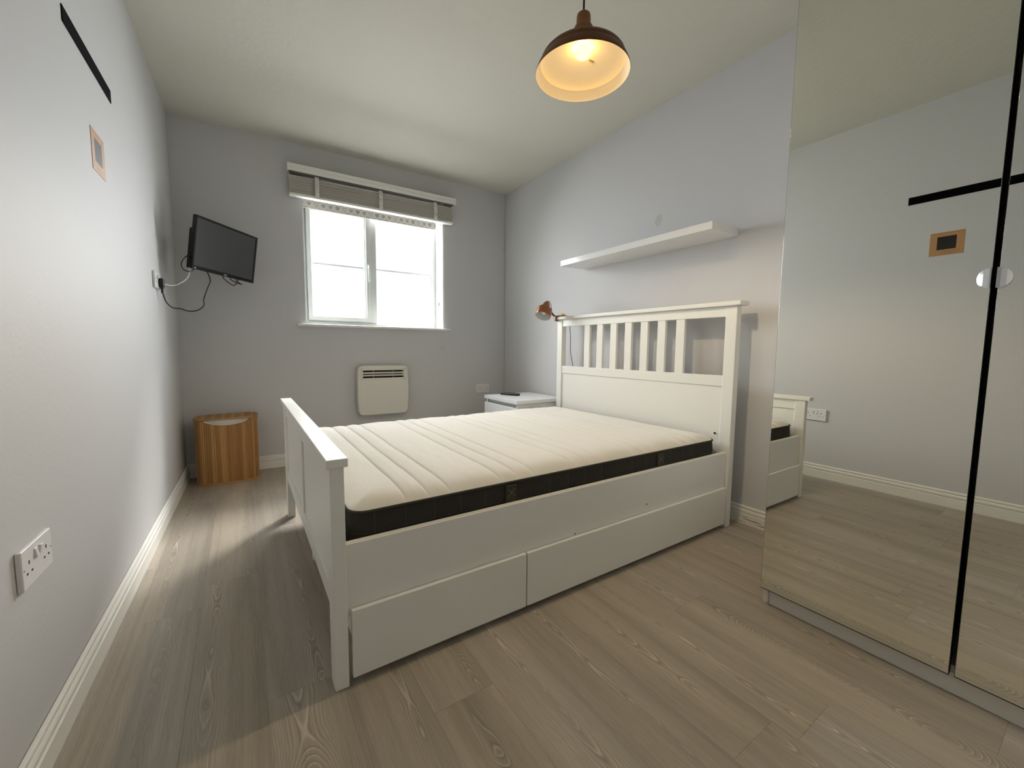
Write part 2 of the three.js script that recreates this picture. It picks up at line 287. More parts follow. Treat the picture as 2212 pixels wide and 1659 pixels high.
// ------------------------------------------------------------------ bed
const bed = thing('double_bed', 'white wooden double bed with slatted headboard and drawers underneath', 'bed', [1.6, 0, 1.805]);
{
  const X = -1.6, Z = -1.805, B = (x0, x1, y0, y1, z0, z1, r) => bb(x0 + X, x1 + X, y0, y1, z0 + Z, z1 + Z, r);
  const zf0 = 1.088, zf1 = 2.523, pw = 0.06;
  const foot = partGroup('footboard', bed);
  part('post', B(0.590, 0.627, 0, 0.637, zf1 - pw, zf1, 0.003), M.bed, foot);
  part('post', B(0.590, 0.627, 0, 0.637, zf0, zf0 + pw, 0.003), M.bed, foot);
  part('cap_rail', B(0.5785, 0.633, 0.6365, 0.6605, 1.061, 2.549, 0.003), M.bed, foot);
  part('top_rail', B(0.596, 0.622, 0.575, 0.637, zf0 + pw, zf1 - pw, 0.002), M.bed, foot);
  part('bottom_rail', B(0.596, 0.622, 0.205, 0.270, zf0 + pw, zf1 - pw, 0.002), M.bed, foot);
  part('stile', B(0.596, 0.622, 0.270, 0.575, 1.772, 1.840, 0.002), M.bed, foot);
  for (const [a, b] of [[zf0 + pw, 1.772], [1.840, zf1 - pw]]) part('panel', B(0.604, 0.616, 0.266, 0.579, a - 0.002, b + 0.002, 0), M.bed, foot);
  const head = partGroup('headboard', bed);
  const hx = 2.549;
  part('post', B(hx, hx + 0.045, 0, 1.184, 2.465, 2.525, 0.003), M.bed, head);
  part('post', B(hx, hx + 0.045, 0, 1.184, 1.085, 1.143, 0.003), M.bed, head);
  part('cap_rail', B(2.531, 2.617, 1.184, 1.207, 1.0645, 2.549, 0.003), M.bed, head);
  part('top_rail', B(hx + 0.005, hx + 0.035, 1.129, 1.184, 1.143, 2.465, 0.002), M.bed, head);
  part('middle_rail', B(hx + 0.005, hx + 0.035, 0.758, 0.816, 1.143, 2.465, 0.002), M.bed, head);
  for (let k = 0; k < 7; k++) part('slat', B(hx + 0.009, hx + 0.029, 0.812, 1.133, 1.390 + k * 0.1293, 1.446 + k * 0.1293, 0.002), M.bed, head);
  part('panel', B(hx + 0.010, hx + 0.028, 0.18, 0.760, 1.139, 2.469, 0.001), M.bed, head);
  part('bolt', cyl(0.0055, 0.0055, 0.006, 20).rotateZ(Math.PI / 2).translate(hx + 0.009 + X, 0.499, 2.435 + Z), M.blackPlastic, head);
  const near = part('side_rail', B(0.627, hx, 0.196, 0.4067, 2.484, 2.508, 0.002), M.bed, bed);
  for (const [x, y, r] of [[1.477, 0.226, 0.003], [1.908, 0.2565, 0.0035]]) part('knock_mark', cyl(r, r, 0.002, 14).rotateX(Math.PI / 2).translate(x + X, y, 2.5075 + Z), std('#3b2a20', 0.8), near);
  part('side_rail', B(0.627, hx, 0.2205, 0.4067, 1.104, 1.128, 0.002), M.bed, bed);
  part('slatted_base', [...Array(13).keys()].map((k) => B(0.66 + k * 0.145, 0.73 + k * 0.145, 0.275, 0.290, 1.128, 2.484, 0.001)), std('#b79a70', 0.7), bed);
  part('centre_beam', B(0.622, hx, 0.235, 0.275, 1.785, 1.815, 0.001), M.bed, bed);
  part('support_leg', B(0.640, 0.675, 0, 0.235, 1.69, 1.725, 0.002), M.bed, bed);
  const drawer = (x0, x1) => {
    const d = part('drawer', B(x0, x1, 0.020, 0.2205, 2.5082, 2.524, 0.003), M.bed, bed);
    part('box', [B(x0 + 0.03, x1 - 0.02, 0.035, 0.05, 1.95, 2.509, 0.001), B(x0 + 0.03, x0 + 0.042, 0.05, 0.18, 1.95, 2.509, 0.001), B(x1 - 0.032, x1 - 0.02, 0.05, 0.18, 1.95, 2.509, 0.001), B(x0 + 0.03, x1 - 0.02, 0.05, 0.18, 1.95, 1.962, 0.001)], M.bed, d);
  };
  drawer(0.637, 1.2335); drawer(1.2375, 2.545);
}
// mattress
{
  const x0 = 0.652, x1 = 2.512, z0 = 1.138, z1 = 2.470, yb = 0.291, yt = 0.474, cx = (x0 + x1) / 2, cz = (z0 + z1) / 2;
  const t = thing('mattress', 'cream quilted mattress with dark grey sides lying on the bed', 'mattress', [cx, yb, cz]);
  const lines = []; for (let g = -1; g < 5; g++) for (let k = 0; k < 3; k++) lines.push(0.8175 + g * 0.3493 + k * 0.0737);
  // rounded outline
  const outline = (inset, n = 260) => {
    const a = (x1 - x0) / 2 - inset, b = (z1 - z0) / 2 - inset, r = Math.max(0.05 - inset, 0.004), pts = [], segs = [];
    const per = [[2 * (b - r), 'r'], [Math.PI / 2 * r, 'c1'], [2 * (a - r), 't'], [Math.PI / 2 * r, 'c2'], [2 * (b - r), 'l'], [Math.PI / 2 * r, 'c3'], [2 * (a - r), 'b'], [Math.PI / 2 * r, 'c4']];
    const tot = per.reduce((s, p) => s + p[0], 0);
    for (let i = 0; i <= n; i++) {
      let s = (i % n) / n * tot, k = 0; while (k < 7 && s > per[k][0]) s -= per[k++][0];
      const ang = s / r; let x, z;
      if (k === 0) [x, z] = [a, -(b - r) + s]; else if (k === 1) [x, z] = [a - r + r * Math.cos(ang), b - r + r * Math.sin(ang)];
      else if (k === 2) [x, z] = [a - r - s, b]; else if (k === 3) [x, z] = [-(a - r) - r * Math.sin(ang), b - r + r * Math.cos(ang)];
      else if (k === 4) [x, z] = [-a, b - r - s]; else if (k === 5) [x, z] = [-(a - r) - r * Math.cos(ang), -(b - r) - r * Math.sin(ang)];
      else if (k === 6) [x, z] = [-(a - r) + s, -b]; else [x, z] = [a - r + r * Math.sin(ang), -(b - r) - r * Math.cos(ang)];
      pts.push([x, z, i / n * tot]);
    }
    return { pts, tot };
  };
  const { pts, tot } = outline(0, 640), rows = 14, pos = [], uv = [], idx = [];
  const nl = Math.hypot;
  for (let j = 0; j <= rows; j++) {
    const f = j / rows, y = f * (yt - yb), bulge = 0.006 * Math.sin(Math.PI * clamp(f, 0, 1)) - 0.012 * Math.max(0, 0.12 - f) / 0.12;
    for (let i = 0; i < pts.length; i++) {
      const [x, z, s] = pts[i], pinch = 0.0035 * Math.exp(-(((((s / 0.094) % 1) - 0.5) * 0.094 / 0.006) ** 2)) + 0.003 * Math.exp(-(((y - 0.118) / 0.006) ** 2));
      const l = nl(x, z), o = bulge - pinch, nx = Math.abs(x) > (x1 - x0) / 2 - 0.05 && Math.abs(z) < (z1 - z0) / 2 - 0.05 ? [Math.sign(x), 0] : Math.abs(z) > (z1 - z0) / 2 - 0.05 && Math.abs(x) < (x1 - x0) / 2 - 0.05 ? [0, Math.sign(z)] : [Math.sign(x) * 0.707, Math.sign(z) * 0.707];
      pos.push(x + nx[0] * o, y, z + nx[1] * o); uv.push(s / 0.094, y / 0.183);
    }
  }
  const n1 = pts.length;
  for (let j = 0; j < rows; j++) for (let i = 0; i < n1 - 1; i++) { const a = j * n1 + i, b = a + 1, c = a + n1, d = c + 1; idx.push(a, c, b, b, c, d); }
  const bc = pos.length / 3; pos.push(0, 0, 0); uv.push(0, 0); for (let i = 0; i < n1 - 1; i++) idx.push(bc, i, i + 1);
  const g = new THREE.BufferGeometry(); g.setAttribute('position', new THREE.Float32BufferAttribute(pos, 3)); g.setAttribute('uv', new THREE.Float32BufferAttribute(uv, 2)); g.setIndex(idx); g.computeVertexNormals();
  const sideMap = canvas(256, 512, (c) => {
    c.fillStyle = '#312e29'; c.fillRect(0, 0, 256, 512);
    for (let i = 0; i < 9000; i++) { const v = 36 + rnd() * 26; c.fillStyle = `rgba(${v},${v * 0.95},${v * 0.86},0.5)`; c.fillRect(rnd() * 256, rnd() * 512, 3, 2); }
    c.fillStyle = '#6c675f'; for (let y = 0; y < 512; y += 16) c.fillRect(126, y, 3, 10);
    for (let x = 0; x < 256; x += 22) c.fillRect(x, 179, 14, 4);
  });
  sideMap.wrapS = sideMap.wrapT = THREE.RepeatWrapping;
  part('side_border', g, new THREE.MeshPhysicalMaterial({ map: sideMap, roughness: 0.95 }), t);
  // quilted top
  const nx = 960, nz = 130, tp = [], ti = [], tu = [];
  for (let j = 0; j <= nz; j++) for (let i = 0; i <= nx; i++) {
    const a = i / nx * 2 - 1, b = j / nz * 2 - 1, hx = (x1 - x0) / 2, hz = (z1 - z0) / 2;
    let x = a * hx, z = b * hz;
    const r = 0.05, ox = Math.abs(x) - (hx - r), oz = Math.abs(z) - (hz - r);
    if (ox > 0 && oz > 0) { const m = Math.max(ox, oz), l = Math.hypot(ox, oz), k = m / l; x = Math.sign(x) * (hx - r + ox * k); z = Math.sign(z) * (hz - r + oz * k); }
    const de = Math.max(0, Math.min(hx - Math.abs(a * hx), hz - Math.abs(b * hz)));
    const wx = cx + x + 0.004 * (fbm(z * 4, x * 1.5 + 3, 2) - 0.5);
    let pil = 1; for (let k = 0; k < lines.length; k++) { const d = Math.abs(wx - lines[k]); pil = Math.min(pil, 0.46 * (1 - Math.exp(-d / 0.0032)) + 0.34 * Math.sqrt(clamp(d / 0.037, 0, 1)) + 0.20 * clamp(d / 0.10, 0, 1)); }
    const edge = 1 - Math.exp(-de / 0.045);
    const wrinkle = (fbm(x * 26 + 5, z * 9 + 2, 3) - 0.5) * 0.0035 + (fbm(x * 3, z * 3 + 8, 2) - 0.5) * 0.010;
    const y = (yt - yb) + edge * (0.022 + 0.017 * pil + wrinkle) - 0.0005 * (de === 0);
    tp.push(x, y, z); tu.push(x, z);
  }
  for (let j = 0; j < nz; j++) for (let i = 0; i < nx; i++) { const a = j * (nx + 1) + i, b = a + 1, c = a + nx + 1, d = c + 1; ti.push(a, c, b, b, c, d); }
  const tg = new THREE.BufferGeometry(); tg.setAttribute('position', new THREE.Float32BufferAttribute(tp, 3)); tg.setAttribute('uv', new THREE.Float32BufferAttribute(tu, 2)); tg.setIndex(ti); tg.computeVertexNormals();
  const weave = dataTex(256, 256, (x, y) => { const v = 120 + 90 * (hash2(x, y) - 0.5) + 60 * (pn(x / 4, y / 4, 64) - 0.5); return [v, v, v]; }); weave.repeat.set(6, 6);
  part('quilted_top', tg, std('#dcd9d1', 0.95, { bumpMap: weave, bumpScale: 0.0008, sheen: 0.3, sheenRoughness: 0.6, sheenColor: new THREE.Color('#ffffff') }), t);
  const pip = outline(-0.0012, 200).pts.slice(0, -1).map(([x, z]) => new THREE.Vector3(x, yt - yb, z));
  part('piping', new THREE.TubeGeometry(new THREE.CatmullRomCurve3(pip, true), 420, 0.0042, 8, true), std('#3a372f', 0.9), t);
  for (const x of [1.1935, 2.036]) {
    const strap = part('carry_strap', [bb(x - cx - 0.024, x - cx + 0.024, yt - yb - 0.118, yt - yb - 0.008, z1 - cz + 0.004, z1 - cz + 0.0115, 0.003)], std('#3b372f', 0.9), t);
    for (const s of [-1, 1]) part('stitching', bb(-0.0008, 0.0008, -0.021, 0.021, -0.0004, 0.0004, 0).rotateZ(s * 0.8).translate(x - cx, yt - yb - 0.034, z1 - cz + 0.0117), std('#77726a', 0.9), strap);
  }
}

// ------------------------------------------------------------------ mirrored wardrobe
{
  const t = thing('mirrored_wardrobe', 'tall white wardrobe with two full-height mirror doors', 'wardrobe', [2.32, 0, 3.457]);
  const B = (x0, x1, y0, y1, z0, z1, r) => bb(x0 - 2.32, x1 - 2.32, y0, y1, z0 - 3.457, z1 - 3.457, r);
  part('carcass', [B(2.031, 2.615, 0.0, 2.36, 2.958, 2.977, 0.001), B(2.031, 2.615, 0.0, 2.36, 3.937, 3.956, 0.001), B(2.035, 2.615, 0.062, 0.081, 2.977, 3.937, 0.001), B(2.031, 2.615, 2.341, 2.36, 2.977, 3.937, 0.001), B(2.605, 2.615, 0.08, 2.341, 2.977, 3.937, 0)], M.wardrobe, t);
  part('plinth', B(2.033, 2.049, 0.0, 0.062, 2.978, 3.936, 0.001), M.wardrobe, t);
  const door = (z0, z1, turn, half) => {
    const d = partGroup('door', t), w = z1 - z0;
    const hingeZ = half < 0 ? z0 : z1, s = half < 0 ? 1 : -1;
    d.position.set(2.009 - 2.32, 0, hingeZ - 3.457); d.rotation.y = turn;
    const q = (a, b) => s > 0 ? [a, b] : [-b, -a];
    const [m0, m1] = q(0, w);
    part('door_panel', bb(0.0012, 0.020, 0.062, 2.354, m0, m1, 0.0006), M.doorEdge, d);
    part('mirror_glass', bb(0, 0.0014, 0.0655, 2.3515, m0 + 0.0012, m1 - 0.0012, 0.0004), M.mirror, d);
    // half of a round chrome grip at the meeting edge
    const hp = [], hi = [], hu = [], NA = 64, NR = 24, R = 0.0255, zc = s > 0 ? w + 0.0006 : -w - 0.0006;
    for (let i = 0; i <= NA; i++) for (let j = 0; j <= NR + 1; j++) { // domed half disc, straight edge at the meeting line, with a side wall down to the mirror
      const a = -Math.PI / 2 + Math.PI * i / NA, rr = R * Math.min(j, NR) / NR, z = -s * rr * Math.cos(a), y = rr * Math.sin(a);
      hp.push(j > NR ? 0.0 : -0.006 - 0.012 * (1 - (z / R) ** 2), 1.139 + y, zc + z); hu.push(i / NA, j / NR);
    }
    for (let i = 0; i < NA; i++) for (let j = 0; j <= NR; j++) { const p = i * (NR + 2) + j, q = p + NR + 2; if (s > 0) hi.push(p, q, p + 1, q, q + 1, p + 1); else hi.push(p, p + 1, q, q, p + 1, q + 1); }
    const g = new THREE.BufferGeometry(); g.setAttribute('position', new THREE.Float32BufferAttribute(hp, 3)); g.setAttribute('uv', new THREE.Float32BufferAttribute(hu, 2)); g.setIndex(hi); g.computeVertexNormals();
    part('handle', toCreasedNormals(g, 0.6), M.chrome, d);
  };
  door(2.957, 3.4495, -0.0061, -1);
  door(3.4595, 3.9555, 0, 1);
}

// ------------------------------------------------------------------ wall shelf
{
  const t = thing('wall_shelf', 'long white floating shelf on the right wall above the headboard', 'shelf', [W, 1.571, 1.838]);
  part('board', bb(-0.256, -0.0005, 0, 0.0385, -0.595, 0.594, 0.0012), M.gloss, t);
  for (const [z, x] of [[0.13, -0.035], [-0.30, -0.03]]) part('screw_hole', cyl(0.003, 0.003, 0.001, 12).translate(x, -0.0003, z), M.darkHole, t);
}

// ------------------------------------------------------------------ bedside drawers and remote
{
  const t = thing('bedside_drawers', 'low white bedside drawer unit in the corner beside the headboard', 'nightstand', [2.42, 0, 0.79]);
  const B = (x0, x1, y0, y1, z0, z1, r) => bb(x0 - 2.42, x1 - 2.42, y0, y1, z0 - 0.79, z1 - 0.79, r);
  part('top', B(2.185, 2.676, 0.512, 0.540, 0.536, 1.045, 0.0015), M.nightstand, t);
  part('body', [B(2.203, 2.672, 0, 0.512, 0.548, 0.566, 0.001), B(2.203, 2.672, 0, 0.512, 1.015, 1.033, 0.001), B(2.66, 2.672, 0, 0.512, 0.566, 1.015, 0), B(2.225, 2.66, 0.03, 0.045, 0.566, 1.015, 0), B(2.222, 2.232, 0.478, 0.512, 0.566, 1.015, 0)], M.nightstand, t);
  part('drawer', B(2.187, 2.203, 0.262, 0.482, 0.538, 1.043, 0.001), M.nightstand, t);
  part('drawer', B(2.187, 2.203, 0.035, 0.252, 0.538, 1.043, 0.001), M.nightstand, t);
}
{
  const t = thing('remote_control', 'black remote control lying on the bedside drawers', 'remote', [2.372, 0.5402, 0.665], 0.42);
  part('case', bb(-0.024, 0.024, 0.0, 0.019, -0.092, 0.092, 0.008, 4), M.blackPlastic, t);
  for (let r = 0; r < 7; r++) for (let c = 0; c < 3; c++) part('button', bb(-0.016 + c * 0.0125, -0.008 + c * 0.0125, 0.0185, 0.0202, -0.075 + r * 0.021, -0.065 + r * 0.021, 0.0008), std('#2a2a2c', 0.6), t);
}

// ------------------------------------------------------------------ electrical sockets
function doubleSocket(name, label, frame, pos, ry) { // local: x across, y up, z out of the wall
  const t = new THREE.Group(); t.name = numbered(name); t.position.set(...pos).applyMatrix4(frame); t.rotation.y = ry; scene.add(t); tag(t, label, 'socket', 'wall sockets');
  part('plate', bb(-0.0735, 0.0735, -0.0435, 0.0435, 0, 0.0105, 0.003, 3), M.socket, t);
  for (const s of [-1, 1]) {
    const k = part('rocker_switch', bb(-0.006, 0.006, -0.011, 0.011, -0.002, 0.004, 0.0015).rotateX(s * 0.18), M.socket, t); k.position.set(s * 0.0105, 0.018, 0.0105);
    const holes = [bb(-0.002, 0.002, -0.004, 0.004, 0, 0.0006, 0).translate(s * 0.042, 0.010, 0.0104), bb(-0.0032, 0.0032, -0.002, 0.002, 0, 0.0006, 0).translate(s * 0.042 - 0.011, -0.012, 0.0104), bb(-0.0032, 0.0032, -0.002, 0.002, 0, 0.0006, 0).translate(s * 0.042 + 0.011, -0.012, 0.0104)];
    for (const h of holes) part('pin_hole', h, M.darkHole, t);
    part('screw', cyl(0.0022, 0.0022, 0.001, 12).rotateX(Math.PI / 2).translate(s * 0.0655, 0, 0.0105), std('#a8a8a8', 0.3, { metalness: 1 }), t);
  }
  return t;
}
doubleSocket('wall_socket', 'white double wall socket low on the left wall near the camera', leftFrame, [0.0002, 0.4745, 2.35], Math.PI / 2 + LA);
doubleSocket('wall_socket', 'white double wall socket low on the window wall beside the bedside drawers', backFrame, [2.391, 0.545, 0.0002], BA);
{
  const t = doubleSocket('wall_socket', 'white double wall socket on the left wall under the television', leftFrame, [0.0002, 1.300, 0.72], Math.PI / 2 + LA);
}

// ------------------------------------------------------------------ panel heater
{
  const t = thing('panel_heater', 'white wall-mounted electric panel heater under the window', 'heater', [0, 0, 0]);
  t.position.set(1.381, 0.367, 0).applyMatrix4(backFrame); t.rotation.y = BA;
  const w = 0.2185, h = 0.4265;
  const shape = (i) => { // slightly bowed sides, rounded corners
    const s = new THREE.Shape(), r = 0.032, W2 = w - i, y0 = i, y1 = h - i;
    s.moveTo(-W2 + 0.010 + r, y0); s.lineTo(W2 - 0.010 - r, y0); s.quadraticCurveTo(W2 - 0.010, y0, W2 - 0.007, y0 + r);
    s.bezierCurveTo(W2 + 0.002, y0 + 0.13, W2 + 0.002, y1 - 0.15, W2 - 0.006, y1 - r); s.quadraticCurveTo(W2 - 0.009, y1, W2 - 0.010 - r, y1);
    s.lineTo(-W2 + 0.010 + r, y1); s.quadraticCurveTo(-W2 + 0.009, y1, -W2 + 0.006, y1 - r); s.bezierCurveTo(-W2 - 0.002, y1 - 0.15, -W2 - 0.002, y0 + 0.13, -W2 + 0.007, y0 + r); s.quadraticCurveTo(-W2 + 0.010, y0, -W2 + 0.010 + r, y0);
    return s;
  };
  const hole = () => { const p = new THREE.Path(), a = 0.184, b0 = h - 0.117, b1 = h - 0.031, r = 0.008; p.moveTo(-a + r, b0); p.lineTo(a - r, b0); p.quadraticCurveTo(a, b0, a, b0 + r); p.lineTo(a, b1 - r); p.quadraticCurveTo(a, b1, a - r, b1); p.lineTo(-a + r, b1); p.quadraticCurveTo(-a, b1, -a, b1 - r); p.lineTo(-a, b0 + r); p.quadraticCurveTo(-a, b0, -a + r, b0); return p; };
  const s = shape(0.008); s.holes.push(hole());
  part('casing', new THREE.ExtrudeGeometry(s, { depth: 0.05, bevelEnabled: true, bevelThickness: 0.010, bevelSize: 0.008, bevelSegments: 5, curveSegments: 14 }).translate(0, 0, 0.022), M.heater, t);
  part('back_plate', bb(-0.19, 0.19, 0.02, h - 0.02, 0, 0.022, 0.003), M.heater, t);
  const gy0 = h - 0.125, gy1 = h - 0.023;
  const grille = partGroup('grille', t);
  part('surround', [bb(-0.192, -0.173, gy0, gy1, 0.070, 0.0845, 0.004), bb(0.173, 0.192, gy0, gy1, 0.070, 0.0845, 0.004), bb(-0.192, 0.192, gy1 - 0.018, gy1, 0.070, 0.0845, 0.004), bb(-0.192, 0.192, gy0, gy0 + 0.020, 0.070, 0.0845, 0.004)], M.heater, grille);
  for (let k = 0; k < 2; k++) part('louvre', bb(-0.175, 0.175, 0, 0.0075, -0.010, 0.010, 0.002).rotateX(0.5).translate(0, gy0 + 0.0385 + k * 0.0215, 0.074), M.heater, grille);
  for (const x of [-0.085, 0.085]) part('bar', bb(x - 0.0015, x + 0.0015, gy0 + 0.018, gy1 - 0.016, 0.062, 0.068, 0.0005), M.heater, grille);
  part('dark_inside', bb(-0.183, 0.183, gy0 + 0.008, gy1 - 0.008, 0.0225, 0.03, 0), M.darkHole, t);
  for (const x of [-0.14, -0.06, 0.03, 0.11]) part('crease', bb(x - 0.0012, x + 0.0012, 0.03, h - 0.15, 0.0815, 0.0824, 0.0003), M.heater, t);
}

// ------------------------------------------------------------------ television on its bracket
{
  const t = thing('television', 'small black flat television angled out on a wall bracket', 'television', [0.358, 1.563, 0.348]);
  t.rotation.set(0.127, 0.795, -0.042, 'YXZ'); t.updateMatrixWorld(true);
  const inv = t.matrixWorld.clone().invert(), L = (p) => V(p).applyMatrix4(inv).toArray();
  const w = 0.23, h = 0.16;
  part('casing', [bb(-w, w, -h, h, -0.026, -0.004, 0.004), bb(-w, w, h - 0.012, h, -0.01, 0, 0.001), bb(-w, w, -h, -h + 0.022, -0.01, 0, 0.001), bb(-w, -w + 0.012, -h + 0.02, h - 0.01, -0.01, 0, 0.001), bb(w - 0.012, w, -h + 0.02, h - 0.01, -0.01, 0, 0.001)], std('#08090a', 0.12), t);
  part('screen', bb(-w + 0.011, w - 0.011, -h + 0.021, h - 0.011, -0.006, -0.003, 0), std('#1d2022', 0.09, { ior: 2.1 }), t);
  part('rear_housing', bb(-0.222, 0.19, -0.157, 0.085, -0.055, -0.022, 0.008), std('#070707', 0.5), t);
  part('logo_mark', bb(-0.012, 0.012, -h + 0.006, -h + 0.012, 0, 0.0006, 0), std('#9a9a9a', 0.3, { metalness: 1 }), t);
  part('status_light', bb(-0.215, -0.205, -h + 0.004, -h + 0.011, 0, 0.001, 0.0004), std('#d8d8d8', 0.3), t);
  const arm = partGroup('wall_bracket', t);
  part('arm', new THREE.TubeGeometry(new THREE.LineCurve3(V(L([0.325, 1.565, 0.31])), V(L([0.27, 1.556, 0.02]))), 2, 0.014, 10), M.blackPlastic, arm);
  part('tilt_plate', bb(-0.05, 0.05, -0.05, 0.05, -0.060, -0.050, 0.002), M.blackPlastic, arm);
  { const p = part('wall_plate', bb(-0.04, 0.04, -0.08, 0.08, -0.006, 0.006, 0.002), M.blackPlastic, arm); const m = new THREE.Matrix4().makeRotationY(BA).setPosition(0.27, 1.556, 0.0107); p.applyMatrix4(inv.clone().multiply(m)); }
  const behind = (p) => Math.abs(p[0]) < w + 0.012 && Math.abs(p[1]) < h + 0.012 ? [p[0], p[1], Math.min(p[2], -0.034)] : p;          // plugs go in at the back
  const cable = (name, pts, mat, r) => part(name, tube(pts.map(L).map(behind), r, 60, 8), mat, t);
  const power = cable('power_cable', [[0.055, 1.245, 0.66], [0.067, 1.192, 0.636], [0.091, 1.165, 0.612], [0.122, 1.163, 0.588], [0.158, 1.153, 0.564], [0.196, 1.161, 0.54], [0.228, 1.194, 0.516], [0.228, 1.234, 0.492], [0.253, 1.316, 0.468], [0.264, 1.355, 0.444], [0.263, 1.43, 0.415]], M.blackPlastic, 0.0034);
  { // moulded plug in the socket
    const m = new THREE.Matrix4().makeRotationY(Math.PI / 2 + LA).setPosition(...V([0.0105, 1.293, 0.682]).applyMatrix4(leftFrame).toArray());
    const p = part('plug', [bb(-0.023, 0.023, -0.024, 0.024, 0, 0.022, 0.007, 3), bb(-0.012, 0.012, -0.036, -0.018, 0.004, 0.018, 0.004), bb(-0.006, 0.006, -0.056, -0.034, 0.006, 0.016, 0.003)], M.blackPlastic, power); p.applyMatrix4(inv.clone().multiply(m));
  }
  cable('signal_cable', [[0.225, 1.475, 0.47], [0.185, 1.487, 0.50], [0.143, 1.455, 0.53], [0.134, 1.424, 0.54], [0.143, 1.397, 0.535], [0.168, 1.390, 0.52], [0.225, 1.425, 0.47]], M.blackPlastic, 0.003);
  cable('signal_cable', [[0.348, 1.43, 0.33], [0.347, 1.399, 0.324], [0.358, 1.366, 0.318], [0.382, 1.354, 0.312], [0.402, 1.376, 0.306], [0.413, 1.42, 0.3]], M.blackPlastic, 0.0028);
  cable('signal_cable', [[0.385, 1.43, 0.29], [0.387, 1.398, 0.284], [0.406, 1.375, 0.278], [0.429, 1.369, 0.272], [0.456, 1.386, 0.266], [0.46, 1.43, 0.26]], M.blackPlastic, 0.0028);
  const wc = cable('aerial_cable', [[0.052, 1.292, 0.668], [0.073, 1.289, 0.640], [0.098, 1.292, 0.60], [0.131, 1.316, 0.564], [0.160, 1.355, 0.532], [0.20, 1.44, 0.5]], M.cordWhite, 0.003);
}

// ------------------------------------------------------------------ strips and printed cards on the left wall
{
  const strip = (label, z0, z1) => { const t = tag(part('black_strip', bb(0, 0.0025, -0.024, 0.024, -(z1 - z0) / 2, (z1 - z0) / 2, 0.0006), M.blackFelt, scene), label, 'strip', 'black strips on the left wall'); t.name = numbered('wall_strip'); t.position.set(0.0003, 1.912, (z0 + z1) / 2).applyMatrix4(leftFrame); t.rotation.y = LA; };
  strip('black adhesive strip on the left wall above a tan card, towards the window', 1.388, 1.871);
  strip('black adhesive strip on the left wall seen only in the mirror doors', 2.772, 3.36);
  const print = canvas(512, 512, (g) => {
    g.fillStyle = '#b98b5c'; g.fillRect(0, 0, 512, 512);
    for (let i = 0; i < 5000; i++) { g.fillStyle = rnd() < 0.5 ? 'rgba(150,105,62,0.18)' : 'rgba(205,165,120,0.18)'; g.fillRect(rnd() * 512, rnd() * 512, 6, 1.5); }
    g.fillStyle = '#6d4a2c'; g.fillRect(0, 24, 512, 3); g.fillRect(40, 448, 260, 5); g.fillRect(120, 470, 230, 4); g.fillRect(60, 412, 250, 4);
    g.fillStyle = '#1a1712'; g.fillRect(112, 96, 288, 288);
  });
  const card = (label, z0, z1) => {
    const t = thing('printed_card', label, 'card', [0, 0, 0], 0, 'tan cards on the left wall'); t.position.set(0.0003, 1.6155, (z0 + z1) / 2).applyMatrix4(leftFrame); t.rotation.y = Math.PI / 2 + LA;
    part('card', bb(-(z1 - z0) / 2, (z1 - z0) / 2, -0.0695, 0.0695, 0, 0.0008, 0), std('#b98b5c', 0.75), t);
    part('print', new THREE.PlaneGeometry(z1 - z0, 0.139).translate(0, 0, 0.00105), new THREE.MeshPhysicalMaterial({ map: print, roughness: 0.5 }), t);
  };
  card('small tan card with a dark printed square on the left wall, towards the window', 1.534, 1.678);
  card('small tan card with a dark printed square, seen only in the mirror doors', 2.889, 3.036);
}

